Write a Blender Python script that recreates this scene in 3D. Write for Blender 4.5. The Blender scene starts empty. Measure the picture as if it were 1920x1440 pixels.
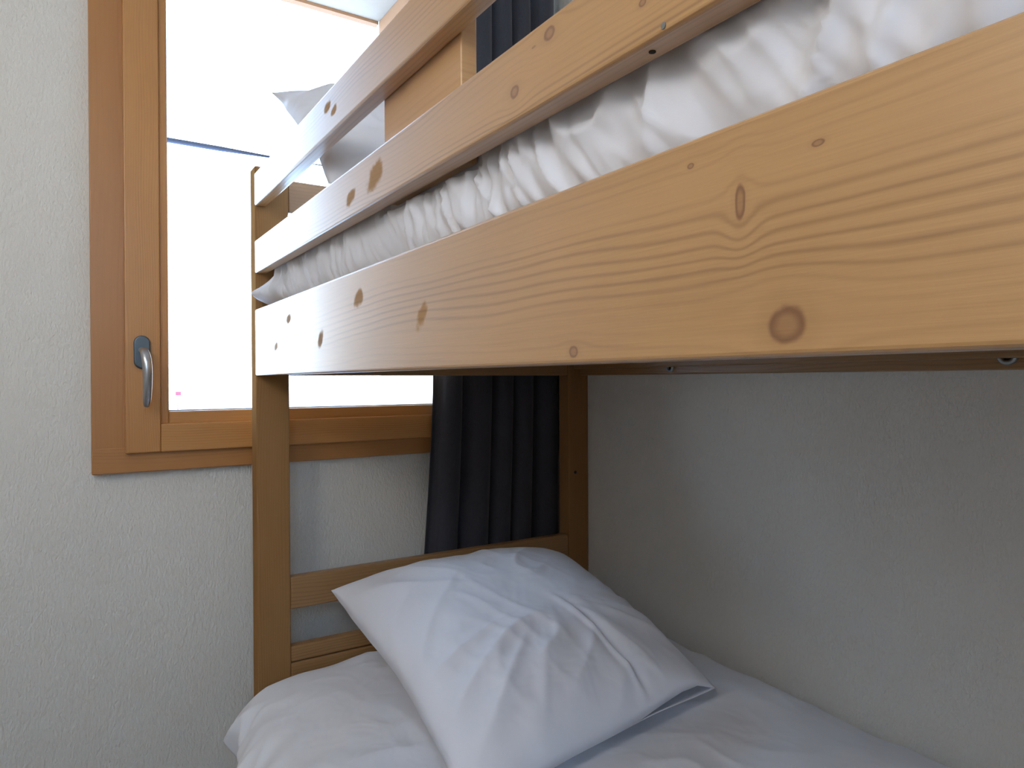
import bpy, bmesh, math, random
import numpy as np
from mathutils import Matrix, Vector
random.seed(4)
S = bpy.context.scene
COL = S.collection
H = 1.15                      # camera height above the floor; z values below are given relative to it

# ------------------------------------------------------------------ camera
YAW, PITCH, ROLL, FPX = math.radians(32.7258), math.radians(-0.3106), math.radians(-0.2665), 1292.7
fw = Vector((math.sin(YAW)*math.cos(PITCH), math.cos(YAW)*math.cos(PITCH), math.sin(PITCH)))
rt = Vector((math.cos(YAW), -math.sin(YAW), 0)); up = rt.cross(fw)
r2 = rt*math.cos(ROLL) + up*math.sin(ROLL); u2 = up*math.cos(ROLL) - rt*math.sin(ROLL)
cd = bpy.data.cameras.new('camera'); cam = bpy.data.objects.new('camera', cd); COL.objects.link(cam)
cd.sensor_width = 36; cd.lens = FPX/1920*36; cd.clip_start = .02; cd.clip_end = 300
M = Matrix.Identity(4)
for i in range(3):
    M[i][0] = r2[i]; M[i][1] = u2[i]; M[i][2] = -fw[i]
M[2][3] = H
cam.matrix_world = M
S.camera = cam
# ------------------------------------------------------------------ exposure, sky, added fill lamp
S.view_settings.view_transform = 'Standard'; S.view_settings.look = 'None'
S.view_settings.gamma = 1; S.view_settings.use_curve_mapping = False
S.view_settings.exposure = 0.7
SKY, SKY_LOW, SKY_STRENGTH = (0.46, 0.69, 1.0, 1), (0.76, 0.88, 1.0, 1), 6.8
FILL_POWER, FILL_COLOR = 8.5, (1.0, 0.955, 0.89, 1)
w = bpy.data.worlds.new('sky'); S.world = w; w.use_nodes = True
nt = w.node_tree; nt.nodes.clear()
o_ = nt.nodes.new('ShaderNodeOutputWorld'); b_ = nt.nodes.new('ShaderNodeBackground')
tc_ = nt.nodes.new('ShaderNodeTexCoord'); sp_ = nt.nodes.new('ShaderNodeSeparateXYZ'); rp_ = nt.nodes.new('ShaderNodeValToRGB')
rp_.color_ramp.elements[0].position = 0.0; rp_.color_ramp.elements[0].color = SKY_LOW
rp_.color_ramp.elements[1].position = 0.4; rp_.color_ramp.elements[1].color = SKY
nt.links.new(tc_.outputs['Generated'], sp_.inputs[0]); nt.links.new(sp_.outputs['Z'], rp_.inputs[0])
nt.links.new(rp_.outputs[0], b_.inputs[0]); b_.inputs[1].default_value = SKY_STRENGTH
nt.links.new(b_.outputs[0], o_.inputs[0])

# ------------------------------------------------------------------ node helper
class NT:
    def __init__(s, name):
        s.m = bpy.data.materials.new(name); s.m.use_nodes = True; s.t = s.m.node_tree
        s.p = s.t.nodes['Principled BSDF']
    def new(s, k): return s.t.nodes.new(k)
    def put(s, inp, v):
        if isinstance(v, bpy.types.NodeSocket): s.t.links.new(v, inp)
        else: inp.default_value = v
    def m_(s, op, a, b=0.0, c=None, clamp=False):
        n = s.new('ShaderNodeMath'); n.operation = op; n.use_clamp = clamp
        s.put(n.inputs[0], a); s.put(n.inputs[1], b)
        if c is not None: s.put(n.inputs[2], c)
        return n.outputs[0]
    def add(s, a, b): return s.m_('ADD', a, b)
    def sub(s, a, b): return s.m_('SUBTRACT', a, b)
    def mul(s, a, b, clamp=False): return s.m_('MULTIPLY', a, b, clamp=clamp)
    def comb(s, x, y, z=0.0):
        n = s.new('ShaderNodeCombineXYZ')
        for i, v in enumerate((x, y, z)): s.put(n.inputs[i], v)
        return n.outputs[0]
    def noise(s, vec, scale=1, detail=2, rough=.5, dist=0):
        n = s.new('ShaderNodeTexNoise'); s.put(n.inputs['Vector'], vec)
        n.inputs['Scale'].default_value = scale; n.inputs['Detail'].default_value = detail
        n.inputs['Roughness'].default_value = rough; n.inputs['Distortion'].default_value = dist
        return n.outputs[0]
    def mix(s, f, a, b):
        n = s.new('ShaderNodeMix'); n.data_type = 'RGBA'
        s.put(n.inputs[0], f); s.put(n.inputs[6], a); s.put(n.inputs[7], b)
        return n.outputs[2]
    def smooth(s, v, lo, hi, a=0.0, b=1.0):
        n = s.new('ShaderNodeMapRange'); n.interpolation_type = 'SMOOTHSTEP'
        s.put(n.inputs[0], v); n.inputs[1].default_value = lo; n.inputs[2].default_value = hi
        n.inputs[3].default_value = a; n.inputs[4].default_value = b
        return n.outputs[0]
    def bump(s, h, strength, dist):
        n = s.new('ShaderNodeBump'); n.inputs['Strength'].default_value = strength
        n.inputs['Distance'].default_value = dist; s.put(n.inputs['Height'], h)
        s.put(s.p.inputs['Normal'], n.outputs[0])
        return n

def rgb(*c):   # sRGB 0..255 -> linear
    return tuple((x/255/12.92 if x/255 < .04045 else ((x/255+.055)/1.055)**2.4) for x in c) + (1,)

def wood(name, light, dark, freq=150, amp=.5, knots=(), marks=(), rough=.34, coat=1.0, band=None, seed=0.0, fibre=.18, knotcol=(124, 76, 42), spec=.5):
    n = NT(name)
    uv = n.new('ShaderNodeUVMap'); sx = n.new('ShaderNodeSeparateXYZ'); n.put(sx.inputs[0], uv.outputs[0])
    U, V = sx.outputs[0], sx.outputs[1]
    w1 = n.noise(n.comb(n.mul(U, 1.6), n.mul(V, 7.0), seed), 1, 2)
    V1 = n.add(V, n.mul(n.sub(w1, .5), .05))
    core = 0.0; halo = 0.0
    wob = n.mul(n.sub(n.noise(n.comb(U, V, seed+3), 70, 2), .5), .9)
    for (ku, kv, r, rv) in knots:
        du = n.sub(U, ku); dv = n.sub(V, kv)
        q = n.add(n.m_('POWER', n.m_('ABSOLUTE', n.mul(du, 1/(3.2*r))), 2.0), n.m_('POWER', n.m_('ABSOLUTE', n.mul(dv, 1/(2.2*rv))), 2.0))
        g = n.m_('EXPONENT', n.mul(q, -1.0))
        V1 = n.sub(V1, n.mul(n.mul(dv, g), .9))
        rr = n.m_('SQRT', n.add(n.m_('POWER', n.m_('ABSOLUTE', n.mul(du, 1/r)), 2.0), n.m_('POWER', n.m_('ABSOLUTE', n.mul(dv, 1.0/rv)), 2.0)))
        rr = n.add(rr, n.mul(wob, .5))
        k = n.smooth(rr, .75, 1.1, 1.0, 0.0)
        k2 = n.mul(n.smooth(rr, .35, .8, .45, 1.0), k)
        core = n.m_('MAXIMUM', k2, core)
        halo = n.m_('MAXIMUM', n.smooth(rr, .9, 2.2, 1.0, 0.0), halo)
    ph = n.add(n.mul(V1, freq*6.283), n.mul(n.noise(n.comb(n.mul(U, 2.5), n.mul(V, 30), seed+9), 1, 2), 5.0))
    s = n.m_('POWER', n.add(n.mul(n.m_('SINE', ph), .5), .5), 3.0)
    var = n.smooth(n.noise(n.comb(n.mul(U, .35), n.mul(V1, 24), seed+5), 1, 1), .38, .66, .18, 1.0)
    if band:
        lo, hi, e = band
        bnd = n.mul(n.smooth(V1, lo-e, lo+e), n.smooth(V1, hi-e, hi+e, 1.0, 0.0))
        bnd = n.mul(bnd, n.smooth(U, .8, 1.2, 1.0, .15)); var = n.m_('MAXIMUM', n.mul(bnd, 1.15), n.mul(var, .42))
    fib = n.noise(n.comb(n.mul(U, 14), n.mul(V, 620), seed), 1, 3, .6)
    blot = n.noise(n.comb(n.mul(U, 3), n.mul(V, 14), seed+2), 1, 3, .55)
    f = n.add(n.mul(n.mul(s, var), amp), n.mul(n.sub(fib, .5), fibre*2))
    f = n.add(f, n.mul(n.sub(blot, .5), .55)); f = n.m_('ADD', f, .08, clamp=True)
    if knots: f = n.m_('ADD', f, n.mul(halo, .12), clamp=True)
    col = n.mix(f, rgb(*light), rgb(*dark))
    if knots: col = n.mix(n.mul(core, .85), col, rgb(*knotcol))
    rgh = rough
    if marks:
        mk = 0.0
        for (ku, kv, ru, rv) in marks:
            ru, rv = ru*1.9, rv*.85
            rr = n.add(n.m_('POWER', n.m_('ABSOLUTE', n.mul(n.sub(n.sub(U, ku), n.mul(n.sub(V, kv), -.5)), 1/ru)), 2.0), n.m_('POWER', n.m_('ABSOLUTE', n.mul(n.sub(V, kv), 1/rv)), 2.0))
            rr = n.add(rr, n.mul(wob, 2.2))
            mk = n.m_('MAXIMUM', n.smooth(rr, .2, 1.6, 1.0, 0.0), mk)
        col = n.mix(n.mul(mk, .5), col, rgb(150, 112, 68))
        rgh = n.add(n.mul(mk, .4), rough)
        n.put(n.p.inputs['Coat Weight'], n.smooth(mk, 0.0, 1.0, coat, 0.0))
    else: n.put(n.p.inputs['Coat Weight'], coat)
    n.put(n.p.inputs['Base Color'], col); n.put(n.p.inputs['Roughness'], rgh); n.p.inputs['Specular IOR Level'].default_value = spec
    n.p.inputs['Coat Roughness'].default_value = .36; n.p.inputs['Coat IOR'].default_value = 1.55
    n.bump(n.add(n.mul(s, var), fib), .12, .0008)
    return n.m

def plain(name, c, rough=.5, metal=0.0, **kw):
    n = NT(name); tc = n.new('ShaderNodeTexCoord')
    v = n.noise(tc.outputs['Object'], 40, 2)
    c2 = tuple(x*.88 for x in c[:3])+(1,)
    n.put(n.p.inputs['Base Color'], n.mix(v, c, c2)); n.put(n.p.inputs['Roughness'], rough); n.put(n.p.inputs['Metallic'], metal)
    for k, x in kw.items(): n.put(n.p.inputs[k.replace('_', ' ')], x)
    return n.m

def plaster(name, c):
    n = NT(name); tc = n.new('ShaderNodeTexCoord'); P = tc.outputs['Object']
    mp = n.new('ShaderNodeMapping'); n.put(mp.inputs[0], P); mp.inputs['Rotation'].default_value = (0.5, .6, .4); mp.inputs['Scale'].default_value = (1, 1, .45)
    a = n.noise(mp.outputs[0], 210, 3, .55, .3); b = n.noise(P, 60, 2)
    n.put(n.p.inputs['Base Color'], n.mix(n.noise(P, 6, 2), c, tuple(x*.96 for x in c[:3])+(1,)))
    n.put(n.p.inputs['Roughness'], .55); n.p.inputs['Specular IOR Level'].default_value = .35
    n.bump(n.add(n.mul(n.smooth(a, .3, .75), 1.0), n.mul(b, .4)), .6, .0018)
    return n.m

def cotton(name, c, bumpy=1.0):
    n = NT(name); tc = n.new('ShaderNodeTexCoord'); P = tc.outputs['Object']
    a = n.noise(P, 13, 2, .5, .6); b = n.noise(P, 900, 1)
    ridg = a
    n.put(n.p.inputs['Base Color'], c); n.put(n.p.inputs['Roughness'], .78)
    n.p.inputs['Sheen Weight'].default_value = .15; n.p.inputs['Specular IOR Level'].default_value = .3
    n.bump(n.add(n.mul(ridg, 8.0), n.mul(b, .08)), .16*bumpy, .004)
    return n.m

PINE = dict(light=(199, 152, 97), dark=(136, 94, 50))
MAT = {}
MAT['board'] = wood('pine_side_board', **PINE, freq=118, amp=.36, band=(.052, .108, .012), seed=1.0,
    knots=[(.237, .030, .0125, .0115), (.268, .104, .004, .011), (.427, .022, .006, .005), (.306, .135, .003, .002), (.218, .124, .004, .002)],
    marks=[(1.256, .112, .008, .010), (1.348, .066, .007, .010), (1.07, .066, .006, .018), (.901, .112, .009, .014), (.703, .071, .006, .018)])
MAT['rail2'] = wood('pine_guard_rail', **PINE, freq=170, amp=.55, seed=4.0,
    knots=[(.457, .283, .008, .006), (.51, .254, .007, .006), (.349, .258, .004, .003), (.48, .281, .003, .001)],
    marks=[(.84, .262, .014, .020), (.93, .255, .010, .012)])
MAT['rail1'] = wood('pine_top_rail', **PINE, freq=150, amp=.4, seed=7.0, marks=[(1.03, .415, .008, .010), (1.0, .400, .007, .008)])
MAT['pine'] = wood('pine_frame', (164, 123, 78), (124, 86, 50), freq=140, amp=.5, seed=12.0, rough=.42, coat=.3)
MAT['post'] = wood('pine_post', (160, 120, 78), (126, 88, 52), freq=190, amp=.28, seed=14.0, rough=.65, coat=0.0, spec=0.0)
MAT['panel'] = wood('pine_panel', (206, 160, 110), (176, 128, 80), freq=90, amp=.35, seed=15.0, coat=.4)
MAT['oak'] = wood('window_oak', (196, 138, 76), (154, 98, 46), freq=210, amp=.45, seed=21.0, rough=.38, coat=.35, fibre=.3)
MAT['oak2'] = wood('window_frame_oak', (182, 124, 66), (150, 96, 48), freq=120, amp=.3, seed=25.0, rough=.4, coat=.3, fibre=.2)
MAT['wall'] = plaster('rough_white_plaster', rgb(229, 224, 216))
MAT['ceil'] = plain('ceiling_paint', rgb(235, 233, 228), .8)
MAT['floor'] = wood('floor_laminate', (96, 86, 76), (74, 66, 56), freq=60, amp=.4, seed=31.0)
MAT['cotton'] = cotton('white_cotton', rgb(232, 232, 238))
MAT['cotton2'] = cotton('white_pillow_cotton', rgb(232, 232, 240), .8)
MAT['mattress'] = plain('mattress_ticking', rgb(200, 200, 205), .9)
MAT['metal'] = plain('brushed_aluminium', rgb(190, 192, 196), .28, 1.0)
MAT['zinc'] = plain('zinc_steel', rgb(170, 175, 178), .35, 1.0)
MAT['plate'] = plain('grey_handle_plate', rgb(98, 108, 116), .4, .8)
MAT['dark'] = plain('dark_hole', rgb(30, 26, 24), .8)
MAT['gasket'] = plain('grey_gasket', rgb(120, 116, 112), .7)
MAT['snow'] = plain('snow', rgb(246, 248, 252), .8)
MAT['soffit'] = plain('white_soffit', rgb(232, 232, 230), .8)
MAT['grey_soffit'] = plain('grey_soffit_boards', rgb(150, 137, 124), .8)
MAT['beam'] = plain('weathered_brown_wood', rgb(148, 108, 76), .8)
MAT['palewood'] = plain('pale_cladding', rgb(240, 214, 184), .7)
MAT['bluegrey'] = plain('blue_grey_metal', rgb(52, 56, 76), .6)
MAT['red'] = plain('red_paint', rgb(190, 40, 60), .5)
MAT['lamp'] = plain('lamp_glass', rgb(245, 240, 230), .4)
def curtain_mat():
    n = NT('charcoal_curtain_cloth'); tc = n.new('ShaderNodeTexCoord'); P = tc.outputs['Object']
    mp = n.new('ShaderNodeMapping'); n.put(mp.inputs[0], P); mp.inputs['Scale'].default_value = (1, 1, .15)
    a = n.noise(mp.outputs[0], 700, 2)
    n.put(n.p.inputs['Base Color'], n.mix(a, rgb(42, 43, 52), rgb(68, 68, 78))); n.put(n.p.inputs['Roughness'], .85)
    n.p.inputs['Sheen Weight'].default_value = .2
    n.bump(a, .2, .001); return n.m
MAT['curtain'] = curtain_mat()
def glass_mat():
    n = NT('window_glass'); t = n.t
    tr = n.new('ShaderNodeBsdfTransparent'); tr.inputs[0].default_value = (.97, .98, .98, 1)
    gl = n.new('ShaderNodeBsdfGlossy'); gl.inputs['Roughness'].default_value = .02
    fr = n.new('ShaderNodeFresnel'); fr.inputs[0].default_value = 1.3
    mx = n.new('ShaderNodeMixShader'); n.put(mx.inputs[0], fr.outputs[0]); n.put(mx.inputs[1], tr.outputs[0]); n.put(mx.inputs[2], gl.outputs[0])
    out = [q for q in t.nodes if q.type == 'OUTPUT_MATERIAL'][0]
    t.links.new(mx.outputs[0], out.inputs[0]); t.nodes.remove(n.p)
    return n.m
MAT['glass'] = glass_mat()

# ------------------------------------------------------------------ mesh helpers
def tag(o, label=None, cat=None, group=None, kind=None):
    for k, v in (('label', label), ('category', cat), ('group', group), ('kind', kind)):
        if v: o[k] = v
    return o
def empty(name, loc, **kw):
    o = bpy.data.objects.new(name, None); COL.objects.link(o); o.location = (loc[0], loc[1], loc[2]+H); o.empty_display_size = .1
    return tag(o, **kw)
class MB:
    """collects shapes in room coordinates (z relative to the camera) and links them as ONE mesh"""
    def __init__(s): s.bm = bmesh.new(); s.uv = s.bm.loops.layers.uv.new('UVMap')
    def box(s, x, y, z, axis=None, off=(0, 0)):
        d = [x[1]-x[0], y[1]-y[0], z[1]-z[0]]; a = d.index(max(d)) if axis is None else axis
        vs = [s.bm.verts.new((X, Y, Z)) for X in x for Y in y for Z in z]
        F = [((0, 1, 3, 2), 0), ((4, 6, 7, 5), 0), ((0, 4, 5, 1), 1), ((2, 3, 7, 6), 1), ((0, 2, 6, 4), 2), ((1, 5, 7, 3), 2)]
        for idx, nrm in F:
            f = s.bm.faces.new([vs[i] for i in idx])
            rest = [i for i in range(3) if i != nrm]
            if a in rest: uax = a; vax = [i for i in rest if i != a][0]
            else: uax, vax = rest
            for l in f.loops:
                c = l.vert.co; l[s.uv].uv = ((c[uax]*(1 if a in rest else .1))+off[0], c[vax]+off[1])
        return s
    def cyl(s, p0, p1, r, seg=24, r1=None):
        p0, p1 = Vector(p0), Vector(p1); d = p1-p0
        m = Matrix.Translation((p0+p1)/2) @ d.to_track_quat('Z', 'Y').to_matrix().to_4x4()
        bmesh.ops.create_cone(s.bm, cap_ends=True, segments=seg, radius1=r, radius2=r if r1 is None else r1, depth=d.length, matrix=m)
        return s
    def tube(s, pts, rad, seg=16, flat=(1, 1)):
        rings = []
        for i, p in enumerate(pts):
            p = Vector(p); t = (Vector(pts[min(i+1, len(pts)-1)]) - Vector(pts[max(i-1, 0)])).normalized()
            a = Vector((1, 0, 0)); a = (a - t*a.dot(t)).normalized(); b = t.cross(a)
            rr = rad[i] if hasattr(rad, '__len__') else rad
            rings.append([s.bm.verts.new(p + a*math.cos(2*math.pi*k/seg)*rr*flat[0] + b*math.sin(2*math.pi*k/seg)*rr*flat[1]) for k in range(seg)])
        for A, B in zip(rings, rings[1:]):
            for k in range(seg): s.bm.faces.new((A[k], A[(k+1) % seg], B[(k+1) % seg], B[k]))
        s.bm.faces.new(rings[0][::-1]); s.bm.faces.new(rings[-1])
        return s
    def grid(s, P, close=False):
        nu, nv = P.shape[:2]
        vs = [[s.bm.verts.new(P[i, j]) for j in range(nv)] for i in range(nu)]
        for i in range(nu-1):
            for j in range(nv-1): s.bm.faces.new((vs[i][j], vs[i+1][j], vs[i+1][j+1], vs[i][j+1]))
        return s
    def build(s, name, mat, parent=None, bevel=0.0, smooth=False, merge=0.0, solid=0.0, subd=0, **kw):
        if merge: bmesh.ops.remove_doubles(s.bm, verts=s.bm.verts, dist=merge)
        bmesh.ops.recalc_face_normals(s.bm, faces=s.bm.faces)
        if parent is None:
            cs = [v.co for v in s.bm.verts]
            c = Vector(((min(p.x for p in cs)+max(p.x for p in cs))/2, (min(p.y for p in cs)+max(p.y for p in cs))/2, min(p.z for p in cs)))
        else:
            c = Vector((0, 0, -H)); q = parent
            while q: c += q.location; q = q.parent
        for v in s.bm.verts: v.co -= c
        me = bpy.data.meshes.new(name); s.bm.to_mesh(me); s.bm.free(); me.materials.append(MAT[mat])
        o = bpy.data.objects.new(name, me); COL.objects.link(o)
        if parent is None: o.location = (c.x, c.y, c.z+H)
        else: o.parent = parent
        if smooth:
            for p in me.polygons: p.use_smooth = True
        if bevel:
            b = o.modifiers.new('bevel', 'BEVEL'); b.width = bevel; b.segments = 3; b.limit_method = 'ANGLE'; b.harden_normals = False
        if solid:
            q = o.modifiers.new('thick', 'SOLIDIFY'); q.thickness = solid; q.offset = 0
        if subd:
            q = o.modifiers.new('sub', 'SUBSURF'); q.levels = q.render_levels = subd
        return tag(o, **kw)

# value noise
_rng = np.random.RandomState(11); _T = _rng.rand(64, 64)
def vnoise(x, y):
    x = np.asarray(x, float); y = np.asarray(y, float)
    xi = np.floor(x).astype(int); yi = np.floor(y).astype(int); fx = x-xi; fy = y-yi
    fx = fx*fx*(3-2*fx); fy = fy*fy*(3-2*fy)
    g = lambda a, b: _T[a % 64, b % 64]
    return (g(xi, yi)*(1-fx)+g(xi+1, yi)*fx)*(1-fy)+(g(xi, yi+1)*(1-fx)+g(xi+1, yi+1)*fx)*fy
def ridge(x, y, sharp=1.6):          # sharp crests, soft valleys, -1..1
    return 2*(1-np.abs(2*vnoise(x, y)-1))**sharp-1

def slab(bounds, rad, n, disp):
    """rounded cushion-like box with a displacement function, closed mesh"""
    (x0, x1), (y0, y1), (z0, z1) = bounds
    c = np.array([(x0+x1)/2, (y0+y1)/2, (z0+z1)/2]); h = np.array([x1-x0, y1-y0, z1-z0])/2; rad = np.array(rad)
    mb = MB()
    for ax in range(3):
        for sg in (-1, 1):
            a, b = [i for i in range(3) if i != ax]
            ga = np.linspace(-1, 1, n[a]+1); gb = np.linspace(-1, 1, n[b]+1)
            A, B = np.meshgrid(ga, gb, indexing='ij')
            P = np.zeros(A.shape+(3,)); P[..., a] = A*h[a]; P[..., b] = B*h[b]; P[..., ax] = sg*h[ax]
            inner = np.clip(P, -(h-rad), (h-rad)); d = (P-inner)/rad
            L = np.linalg.norm(d, axis=-1, keepdims=True); L[L == 0] = 1
            m = np.max(np.abs(d), axis=-1, keepdims=True)
            nrm = d/L
            P = inner + nrm*m*rad + c
            mb.grid(disp(P, nrm))
    return mb

XB, XW, YP, YW = .3318, 1.2318, 1.52, 1.669        # bed front face, right wall, post face, window wall
PW, PD, BT = .0709, .0448, .024
# ================================================================== the setting
YB, XL, ZF, ZC = -1.5, -1.15, -H, 1.45
def st(o): return tag(o, kind='structure')
st(MB().box((XL-.1, XW+.1), (YB-.1, YW+.16), (ZF-.1, ZF)).build('floor', 'floor'))
st(MB().box((XL-.1, XW+.1), (YB-.1, YW+.16), (ZC, ZC+.12)).build('ceiling', 'ceil'))
st(MB().box((XW, XW+.1), (YB, YW+.16), (ZF, ZC)).build('wall_right', 'wall'))
st(MB().box((XL-.1, XL), (YB, YW+.16), (ZF, ZC)).build('wall_left', 'wall'))
RX0, RX1, RZ0, RZ1 = -1.0, -.1, .25, 1.25                 # unseen window added behind the viewer to bring in fill light
m = MB()
m.box((XL, RX0), (YB-.1, YB), (ZF, ZC)); m.box((RX1, XW), (YB-.1, YB), (ZF, ZC))
m.box((RX0, RX1), (YB-.1, YB), (ZF, RZ0)); m.box((RX0, RX1), (YB-.1, YB), (RZ1, ZC))
st(m.build('wall_rear', 'wall'))
w2 = empty('fill_window', ((RX0+RX1)/2, YB-.05, RZ0), kind='structure')
m = MB(); fy = (YB-.08, YB-.02); mid = (RX0+RX1)/2
for bx in (((RX0, RX0+.06), (RZ0, RZ1)), ((RX1-.06, RX1), (RZ0, RZ1)), ((mid-.04, mid+.04), (RZ0+.06, RZ1-.06)), ((RX0+.06, RX1-.06), (RZ0, RZ0+.06)), ((RX0+.06, RX1-.06), (RZ1-.06, RZ1))):
    m.box(bx[0], fy, bx[1])
m.build('window_frame', 'oak2', w2, bevel=.003)
MB().box((RX0+.06, mid-.04), (YB-.052, YB-.048), (RZ0+.06, RZ1-.06)).build('pane', 'glass', w2)
MB().box((mid+.04, RX1-.06), (YB-.052, YB-.048), (RZ0+.06, RZ1-.06)).build('pane', 'glass', w2)
k = 1.645/1.63
WX0, WX1, WZ0, WZ1 = .0375*k, 1.12, -.188*k, 1.24           # outer window frame
HO = .03
m = MB()
m.box((XL, WX0+HO), (YW, YW+.16), (ZF, ZC)); m.box((WX1-HO, XW), (YW, YW+.16), (ZF, ZC))
m.box((WX0+HO, WX1-HO), (YW, YW+.16), (ZF, WZ0+HO)); m.box((WX0+HO, WX1-HO), (YW, YW+.16), (WZ1-HO, ZC))
st(m.build('wall_front', 'wall'))
for nm, bx in (('baseboard_front', ((XL, .3), (YW-.012, YW), (ZF, ZF+.07))), ('baseboard_left', ((XL, XL+.012), (YB, YW-.012), (ZF, ZF+.07)))):
    st(MB().box(*bx).build(nm, 'palewood', bevel=.002))

# window
win = empty('window_1', (.58, 1.66, WZ0), kind='structure')
SX0, SZ0 = .0964*k, -.1472*k; SX1, SZ1 = WX1-.06, WZ1-.06
GX0, GZ0 = .1784*k, -.0624*k; GX1, GZ1 = SX1-.083, SZ1-.083
m = MB(); yf = (1.645, 1.72)
m.box((WX0, SX0+.012), yf, (WZ0+.032, WZ1)); m.box((SX1-.012, WX1), yf, (WZ0+.032, WZ1))
m.box((WX0, WX1), (1.644, 1.72), (WZ0, SZ0+.012)); m.box((SX0, SX1), yf, (SZ1-.012, WZ1))
m.build('window_frame', 'oak2', win, bevel=.002)
sash = MB(); ys = (1.629, 1.70); SW = .066
sash.box((SX0, SX0+SW), ys, (SZ0, SZ1)); sash.box((SX1-SW, SX1), ys, (SZ0, SZ1))
sash.box((SX0+SW, SX1-SW), ys, (SZ0, SZ0+.060), off=(0, .2)); sash.box((SX0+SW, SX1-SW), ys, (SZ1-.060, SZ1))
sash = sash.build('sash', 'oak', win, bevel=.003)
bd = MB(); yb = (1.640, 1.695)
bd.box((SX0+SW, GX0), yb, (SZ0+.058, SZ1-.058)); bd.box((GX1, SX1-SW), yb, (SZ0+.058, SZ1-.058))
bd.box((GX0, GX1), yb, (SZ0+.058, GZ0)); bd.box((GX0, GX1), yb, (GZ1, SZ1-.058))
bd.build('glazing_bead', 'oak', sash, bevel=.003)
bd = MB(); bd.box((GX0-.003, GX0+.002), (1.655, 1.668), (GZ0, GZ1)); bd.box((GX0, GX1), (1.655, 1.668), (GZ0-.003, GZ0+.002))
bd.build('gasket', 'gasket', sash)
MB().box((GX0-.004, GX1+.004), (1.669, 1.673), (GZ0-.004, GZ1+.004)).build('pane', 'glass', sash)
# handle: rounded back plate, neck and long curved lever
hx = .1285
pl = MB(); N = 40; ring = []
for i in range(N):
    a = 2*math.pi*i/N; ring.append((hx+.0155*math.cos(a), .062+.0155*math.sin(a)+(.019 if math.sin(a) > 0 else -.019)))
f0 = [pl.bm.verts.new((x, 1.629, z)) for x, z in ring]; f1 = [pl.bm.verts.new((x, 1.619, z)) for x, z in ring]
for i in range(N): pl.bm.faces.new((f0[i], f0[(i+1) % N], f1[(i+1) % N], f1[i]))
pl.bm.faces.new(f1); pl.bm.faces.new(f0[::-1])
hd = pl.build('window_handle', 'plate', win, bevel=.003)
hp = [(hx, 1.622, .066), (hx, 1.600, .066), (hx+.001, 1.586, .064), (hx+.003, 1.577, .054), (hx+.005, 1.573, .038), (hx+.006, 1.574, .010), (hx+.0055, 1.578, -.020), (hx+.0045, 1.584, -.044), (hx+.004, 1.587, -.052)]
MB().tube(hp, [.0085, .008, .0085, .0095, .0095, .0090, .0088, .0078, .004], flat=(1, .8)).build('lever', 'metal', hd, smooth=True, subd=1)

# ================================================================== outside
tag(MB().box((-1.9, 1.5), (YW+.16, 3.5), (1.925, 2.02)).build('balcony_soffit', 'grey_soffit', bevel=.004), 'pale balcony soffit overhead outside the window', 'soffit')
tag(MB().box((-1.9, 1.41), (3.5, 3.54), (1.91, 2.04)).build('soffit_trim', 'beam'), 'thin brown trim board along the outer edge of the balcony soffit', 'trim')
tag(MB().box((1.41, 1.5), (YW+.16, 3.5), (1.72, 1.925)).build('wood_beam', 'beam', bevel=.004), 'brown wood beam under the right edge of the balcony soffit outside', 'beam')
tag(MB().box((1.41, 1.5), (YW+.16, 3.5), (-4.02, 1.72)).build('balcony_side_wall', 'palewood'), 'pale wood balcony side wall outside, right of the window', 'wall')
tag(MB().box((-2.0, -1.9), (YW+.16, 3.54), (-4.02, 1.92)).build('balcony_side_wall', 'palewood'), 'pale wood balcony side wall outside, left of the window', 'wall')
tag(MB().tube([(-1.9, 3.45, 1.096), (.6, 3.45, 1.088), (1.42, 3.45, 1.09)], .0115).build('metal_rod', 'bluegrey', smooth=True), 'dark blue-grey rod running across the upper window view outside', 'rod')
m = MB(); gx = np.linspace(-60, 90, 61); gy = np.linspace(-60, 120, 91); X, Y = np.meshgrid(gx, gy, indexing='ij')
m.grid(np.stack([X, Y, -4+1.2*vnoise(X/9, Y/9)*np.clip((np.abs(Y)-6)/20, 0, 1)], -1))
tag(m.build('snowy_ground', 'snow', smooth=True), kind='structure')
m = MB(); m.box((1.765, 1.865), (15, 15.05), (-.27, -.19)); m.box((1.80, 1.812), (15.01, 15.03), (-4, -.19))
tag(m.build('marker_post', 'red'), 'small red mark seen low through the glass beside the handle', 'marker')

# ================================================================== bunk bed
bed = empty('bunk_bed', (.78, .55, -H), label='pine wood bunk bed standing along the right wall under the window', cat='bunk bed')
ZT = .4566; YF = -.42
for (x0, y0) in ((XB, YP), (XW-.004-PW+.004, YP), (XB, YF-PD), (XW-PW-.002, YF-PD)):
    MB().box((x0+.0015, x0+PW), (y0, y0+PD), (-H, ZT if x0 < .5 else .44), off=(random.random()*3, random.random()))  .build('post', 'post', bed, bevel=.003)
def side(name, x, z, mat, y=(YF, YP), bevel=.0035): return MB().box(x, y, z).build(name, mat, bed, bevel=bevel)
side('side_board', (XB, XB+BT), (.0124, .152), 'board')
side('guard_rail', (XB, XB+BT), (.2287, .2972), 'rail2')
side('guard_rail', (XB, XB+BT), (.3712, .4391), 'rail1')
side('side_board', (XW-.03, XW-.006), (.0124, .152), 'pine')
side('side_board', (XB, XB+BT), (-.92, -.78), 'pine')
side('side_board', (XW-.03, XW-.006), (-.92, -.78), 'pine')
side('ledger', (XB+BT, XB+BT+.022), (.03, .055), 'pine'); side('ledger', (XW-.052, XW-.03), (.03, .055), 'pine')
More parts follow.
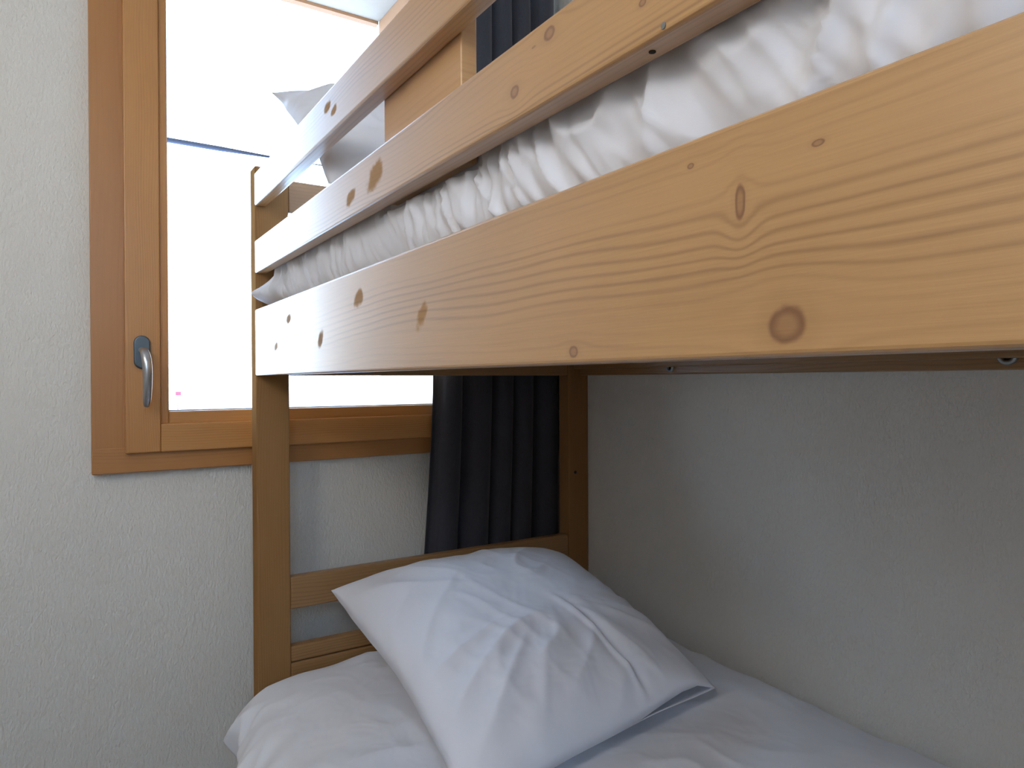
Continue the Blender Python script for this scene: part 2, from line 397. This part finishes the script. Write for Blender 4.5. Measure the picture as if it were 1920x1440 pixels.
side('ledger', (XB+BT, XB+BT+.022), (-.90, -.875), 'pine'); side('ledger', (XW-.052, XW-.03), (-.90, -.875), 'pine')
for lev in (.055, -.875):
    for i in range(13):
        y = -.36+i*.148
        MB().box((XB+BT+.001, XW-.031), (y, y+.07), (lev, lev+.016), off=(i*.37, i*.11)).build('slat', 'pine', bed, bevel=.002)
MB().box((XB+BT, XB+BT+.020), (.652, .866), (.236, .4300), axis=1, off=(.3, .2)).build('guard_panel', 'panel', bed, bevel=.002)
IX = (XB+PW, XW-PW)
def cross(name, z, y=(YP+.001, YP+.025)): MB().box(IX, y, z, off=(z[0]*3, z[0])).build(name, 'pine', bed, bevel=.0035)
for y in ((YP+.001, YP+.025), (YF-.03, YF-.006)):
    cross('end_rail', (-.497, -.4265), y); cross('end_rail', (-.612, -.578), y); cross('end_board', (-.80, -.6145), y)
    cross('end_rail', (.366, .436), y); cross('end_board', (.0124, .152), y); cross('end_rail', (.20, .27), y)
# fittings: cup washers on the wall-side board, screw in the guard rail, hole in the rear post
def washer(y, z, r):
    x = XW-.03
    m = MB(); N = 28; prof = [(r*.45, .000), (r*.55, -.006), (r*.85, -.0075), (r, -.003), (r, .001)]
    rg = [[m.bm.verts.new((x+d, y+q*math.cos(2*math.pi*i/N), z+q*math.sin(2*math.pi*i/N))) for i in range(N)] for q, d in prof]
    for A, B in zip(rg, rg[1:]):
        for i in range(N): m.bm.faces.new((A[i], A[(i+1) % N], B[(i+1) % N], B[i]))
    o = m.build('cup_washer', 'zinc', bed, smooth=True)
    MB().cyl((x-.002, y, z), (x+.003, y, z), r*.5).build('bolt_recess', 'dark', o)
washer(.474, .034, .0145); washer(1.172, .028, .0105)
MB().cyl((XB-.0006, .329, .2335), (XB+.004, .329, .2335), .0022).build('screw', 'zinc', bed)
MB().cyl((XB+.012, .352, .2281), (XB+.012, .352, .24), .0025).build('screw_hole', 'dark', bed)
MB().cyl((1.185, YP-.0006, -.257), (1.185, YP+.005, -.257), .0045).build('screw_hole', 'dark', bed)

# ================================================================== bedding
def flat(P, n): return P
for z0, z1, lab in ((.073, .134, 'upper'), (-.859, -.752, 'lower')):
    tag(slab(((XB+.03, XW-.034), (YF+.01, 1.50), (z0, z1)), (.03, .03, .03), (20, 30, 6), flat).build('mattress', 'mattress', smooth=True, merge=1e-5),
        'thin pale mattress on the slats of the %s bunk' % lab, 'mattress')
# upper duvet
def d_up(P, n):
    x, y, z = P[..., 0].copy(), P[..., 1].copy(), P[..., 2].copy()
    front = np.clip((.46-x)/.08, 0, 1)
    yy = y + .03*vnoise(y*7, z*3)
    f = .26*ridge(yy*11+z*8*np.sin(y*6), z*3+1, 1.2) + .40*ridge(yy*25+z*50*(vnoise(y*4, y*0+3)-.5), z*4+7, 1.6) + .34*ridge(yy*47-z*70*(vnoise(y*6+9, y*0)-.5), z*6, 1.3) + .16*ridge(yy*95-z*60, z*14, 1.2)
    amp = .0085+.006*np.clip((z-.15)/.06, 0, 1)
    xn = x - front*(amp*f + .007*np.exp(-((z-.19)/.05)**4))
    poke = np.exp(-((y-1.475)/.06)**2)*np.exp(-((z-.178)/.022)**2)
    xn = xn - front*.046*poke
    lim = np.where((z < .158) | (z > .232), XB+BT+.004, XB-.03)
    lim = np.where((z > .225) & (y > .62) & (y < .90), XB+BT+.0225, lim)
    lim = np.where(y < 1.40, np.maximum(lim, XB+.010), lim)
    xn = np.where(x < .6, np.maximum(xn, lim), xn)
    top = np.clip((z-.22)/.04, 0, 1)*(1-front*.7)
    zn = z + top*(.010*ridge(x*9, y*9)+.02*vnoise(x*4, y*4))
    return np.stack([xn, y, zn], -1)
duv = slab(((XB+.040, XW-.036), (YF+.012, 1.514), (.136, .292)), (.045, .035, .056), (60, 460, 44), d_up).build('duvet', 'cotton', smooth=True, merge=1e-5)
tag(duv, 'white crumpled duvet on the upper bunk behind the guard rails', 'duvet')
# lower duvet
def d_low(P, n):
    x, y, z = P[..., 0].copy(), P[..., 1].copy(), P[..., 2].copy()
    top = np.clip((z+.70)/.08, 0, 1)
    q = x+y*.45
    wr = .5*ridge(q*5+vnoise(y*3, x*3)*1.2, y*2.2+x) + .3*ridge(x*5+y*11, y*3-x*7) + .15*ridge(x*19, y*15)
    puff = .010*(vnoise(x*3+2, y*3.1)-.5)*2
    zn = z + top*(.0095*wr+puff)
    front = np.clip((.355-x)/.08, 0, 1)
    zn = zn - front*.045*(1-top)
    xn = x - front*.012*ridge(y*14+z*8, z*7) - front*.006*ridge(y*33-z*20, z*15)
    # cloth corner that sticks out beside the post
    e = np.exp(-np.abs((y-1.29)/.07)**1.3)*np.exp(-np.abs((z+.655)/.022)**1.3)
    xn = xn - np.clip((.42-x)/.12, 0, 1)*.022*e
    # end droops at the headboard on the front side
    return np.stack([xn, y, zn], -1)
dl = slab(((.262, XW-.006), (YF+.012, 1.505), (-.745, -.598)), (.175, .09, .072), (230, 360, 34), d_low).build('duvet', 'cotton', smooth=True, merge=1e-5)
tag(dl, 'white smooth duvet on the lower bunk under the pillow', 'duvet')

def pillow(corners, T, name, label, seed, opening=0.0, sag=0.0, res=130, ear=.06, thick_bias=.8):
    """corners: back-left, back-right, front-left, front-right"""
    BL, BR, FL, FR = [np.array(c, float) for c in corners]
    t = np.linspace(-1, 1, res); U, V = np.meshgrid(t, t, indexing='ij')       # U left->right, V back->front
    nx = np.cross(BR-BL, BL-FL); nx = nx/np.linalg.norm(nx)
    if nx[2] < 0: nx = -nx
    def surf(sgn):
        u = U*(1-ear*(1-V**2)*1.0*np.abs(U)**3); v = V*(1-ear*.6*(1-U**2)*np.abs(V)**3)
        a = ((u+1)/2)[..., None]; b = ((v+1)/2)[..., None]
        P = (BL*(1-a)+BR*a)*(1-b)+(FL*(1-a)+FR*a)*b
        k = np.clip((1-np.abs(U)**2.4), 0, 1)**.46*np.clip((1-np.abs(V)**2.6), 0, 1)**.58
        dc = np.sqrt((U)**2+(V)**2)
        ang = np.arctan2(V-.15, U-.1)
        rays = ridge(ang*4.2+seed, dc*1.3+seed, 1.5)*np.clip(dc*1.4-.25, 0, 1)*.6
        fold = ridge((U*.75+V)*3.2+seed+.5*vnoise(U*2, V*2), (U-V)*1.4+seed, 1.8)*.5 + ridge((U-.4*V)*7+seed, V*3, 1.4)*.22 + ridge(U*13+V*9, V*5-U*4, 1.3)*.05
        fold = fold*(1-.75*np.clip((U-.15)/.4, 0, 1)*np.clip((.75-V)/.4, 0, 1)); rays = rays*(1-.55*np.clip((U-.1)/.4, 0, 1)*np.clip((.4-V)/.4, 0, 1))
        cl = U-(.12+.22*np.clip(V, 0, 1)); fold = fold + (.9*np.exp(-(cl/.022)**2)-.9*np.exp(-((cl-.05)/.035)**2))*np.clip((V-.1)/.4, 0, 1)
        wv = (rays+fold)*np.clip(1.15-np.maximum(np.abs(U), np.abs(V))**6, 0, 1)
        h = T*k*(thick_bias if sgn > 0 else 1-thick_bias)*sgn + (.0085*wv if sgn > 0 else -.002*wv)*np.clip(k*2, 0, 1)
        h = h + sag*((1-V)/2)*(1-U**2)*0
        if opening and sgn > 0: h = h + opening*np.clip((V-.8)/.2, 0, 1)**1.5*np.clip((U-.25)/.4, 0, 1)*np.clip((1.0-U)/.2, 0, 1)
        # wavy edge
        P = P + nx*h[..., None]
        P = P + ((BR-BL)/np.linalg.norm(BR-BL))*(.011*(vnoise(V*5+seed, U*0+seed)-.5)*np.clip(-U, 0, 1)**3)[..., None]
        P[..., 2] += .006*(vnoise(U*2.5+seed, V*2.5)-.5)*np.maximum(np.abs(U), np.abs(V))
        return P
    mb = MB(); A, B = surf(1), surf(-1)
    mb.grid(A); mb.grid(B)
    o = mb.build(name, 'cotton2', smooth=True, merge=0 if opening else 1e-5, solid=.0016 if opening else 0)
    return tag(o, label, 'pillow')
pillow([(.462, 1.44, -.445), (1.035, 1.44, -.440), (.452, .80, -.582), (.985, .855, -.562)], .122, 'pillow',
       'white pillow leaning on the headboard of the lower bunk', 2.0, opening=.022, thick_bias=.9)
pillow([(.352, 1.45, .590), (.96, 1.46, .56), (.366, 1.14, .330), (.99, 1.12, .335)], .13, 'pillow',
       'white pillow propped at the head of the upper bunk, corner above the rail', 5.0)

# ================================================================== curtain
cur = empty('curtain', (.98, 1.603, -.88), label='charcoal curtain hanging in folds at the right of the window', cat='curtain')
nu, nv = 260, 60
u = np.linspace(0, 1, nu); v = np.linspace(0, 1, nv); Uc, Vc = np.meshgrid(u, v, indexing='ij')
zc = 1.30-2.18*Vc
xl = .795 - .030*np.clip((-zc)/.45, 0, 1.6)**1.3; xr = 1.186
ph = Uc*2*math.pi*5.2 + .9*np.sin(Uc*9+1)+.35*np.sin(zc*2.2+Uc*5)
sh = np.sin(ph)
yc = 1.600+.021*np.sign(sh)*np.abs(sh)**.7*(.75+.25*Vc)
xc = xl+(xr-xl)*Uc + .012*np.cos(ph)*Vc**.3*np.clip(Uc*8, 0, 1)*np.clip((1-Uc)*8, 0, 1)
MB().grid(np.stack([xc, yc, zc], -1)).build('curtain_cloth', 'curtain', cur, smooth=True, solid=.002)
rod = tag(MB().tube([(-.2, 1.60, 1.325), (1.20, 1.60, 1.325)], .011).build('curtain_rod', 'zinc', smooth=True), 'metal curtain rod above the window', 'curtain rod')
for i in range(9):
    x = .80+i*.047
    m = MB(); m.tube([(x, 1.60+.016*math.cos(a), 1.325+.016*math.sin(a)-.003) for a in np.linspace(0, 2*math.pi, 20)], .002, 8)
    m.build('curtain_ring', 'zinc', cur, smooth=True)

# ================================================================== unseen fill lamp, added to brighten the left wall and upper duvet
lamp = empty('fill_lamp', (-.70, .10, .74), label='unseen round paper fill lamp added to the left of the viewer', cat='lamp')
n = NT('fill_lamp_paper'); n.p.inputs['Base Color'].default_value = rgb(245, 240, 230)
n.p.inputs['Emission Color'].default_value = FILL_COLOR; n.p.inputs['Emission Strength'].default_value = FILL_POWER
MAT['shade'] = n.m
m = MB(); R0 = .18; C0 = Vector((-.70, .10, .76)); rg = []
for i in range(1, 24):
    a = math.pi*i/24; rr = R0*math.sin(a)*(1+.012*(i % 2)); zz = C0.z-R0*.92*math.cos(a)
    rg.append([m.bm.verts.new((C0.x+rr*math.cos(2*math.pi*k/40), C0.y+rr*math.sin(2*math.pi*k/40), zz)) for k in range(40)])
for A, B in zip(rg, rg[1:]):
    for k in range(40): m.bm.faces.new((A[k], A[(k+1) % 40], B[(k+1) % 40], B[k]))
m.bm.faces.new(rg[0][::-1]); m.bm.faces.new(rg[-1])
m.build('fill_lamp_shade', 'shade', lamp, smooth=True)
MB().cyl((C0.x, C0.y, C0.z+R0*.9), (C0.x, C0.y, ZC-.03), .004, 12).build('cord', 'dark', lamp)
MB().cyl((C0.x, C0.y, ZC-.035), (C0.x, C0.y, ZC), .05, 32).build('ceiling_rose', 'soffit', lamp, bevel=.004)
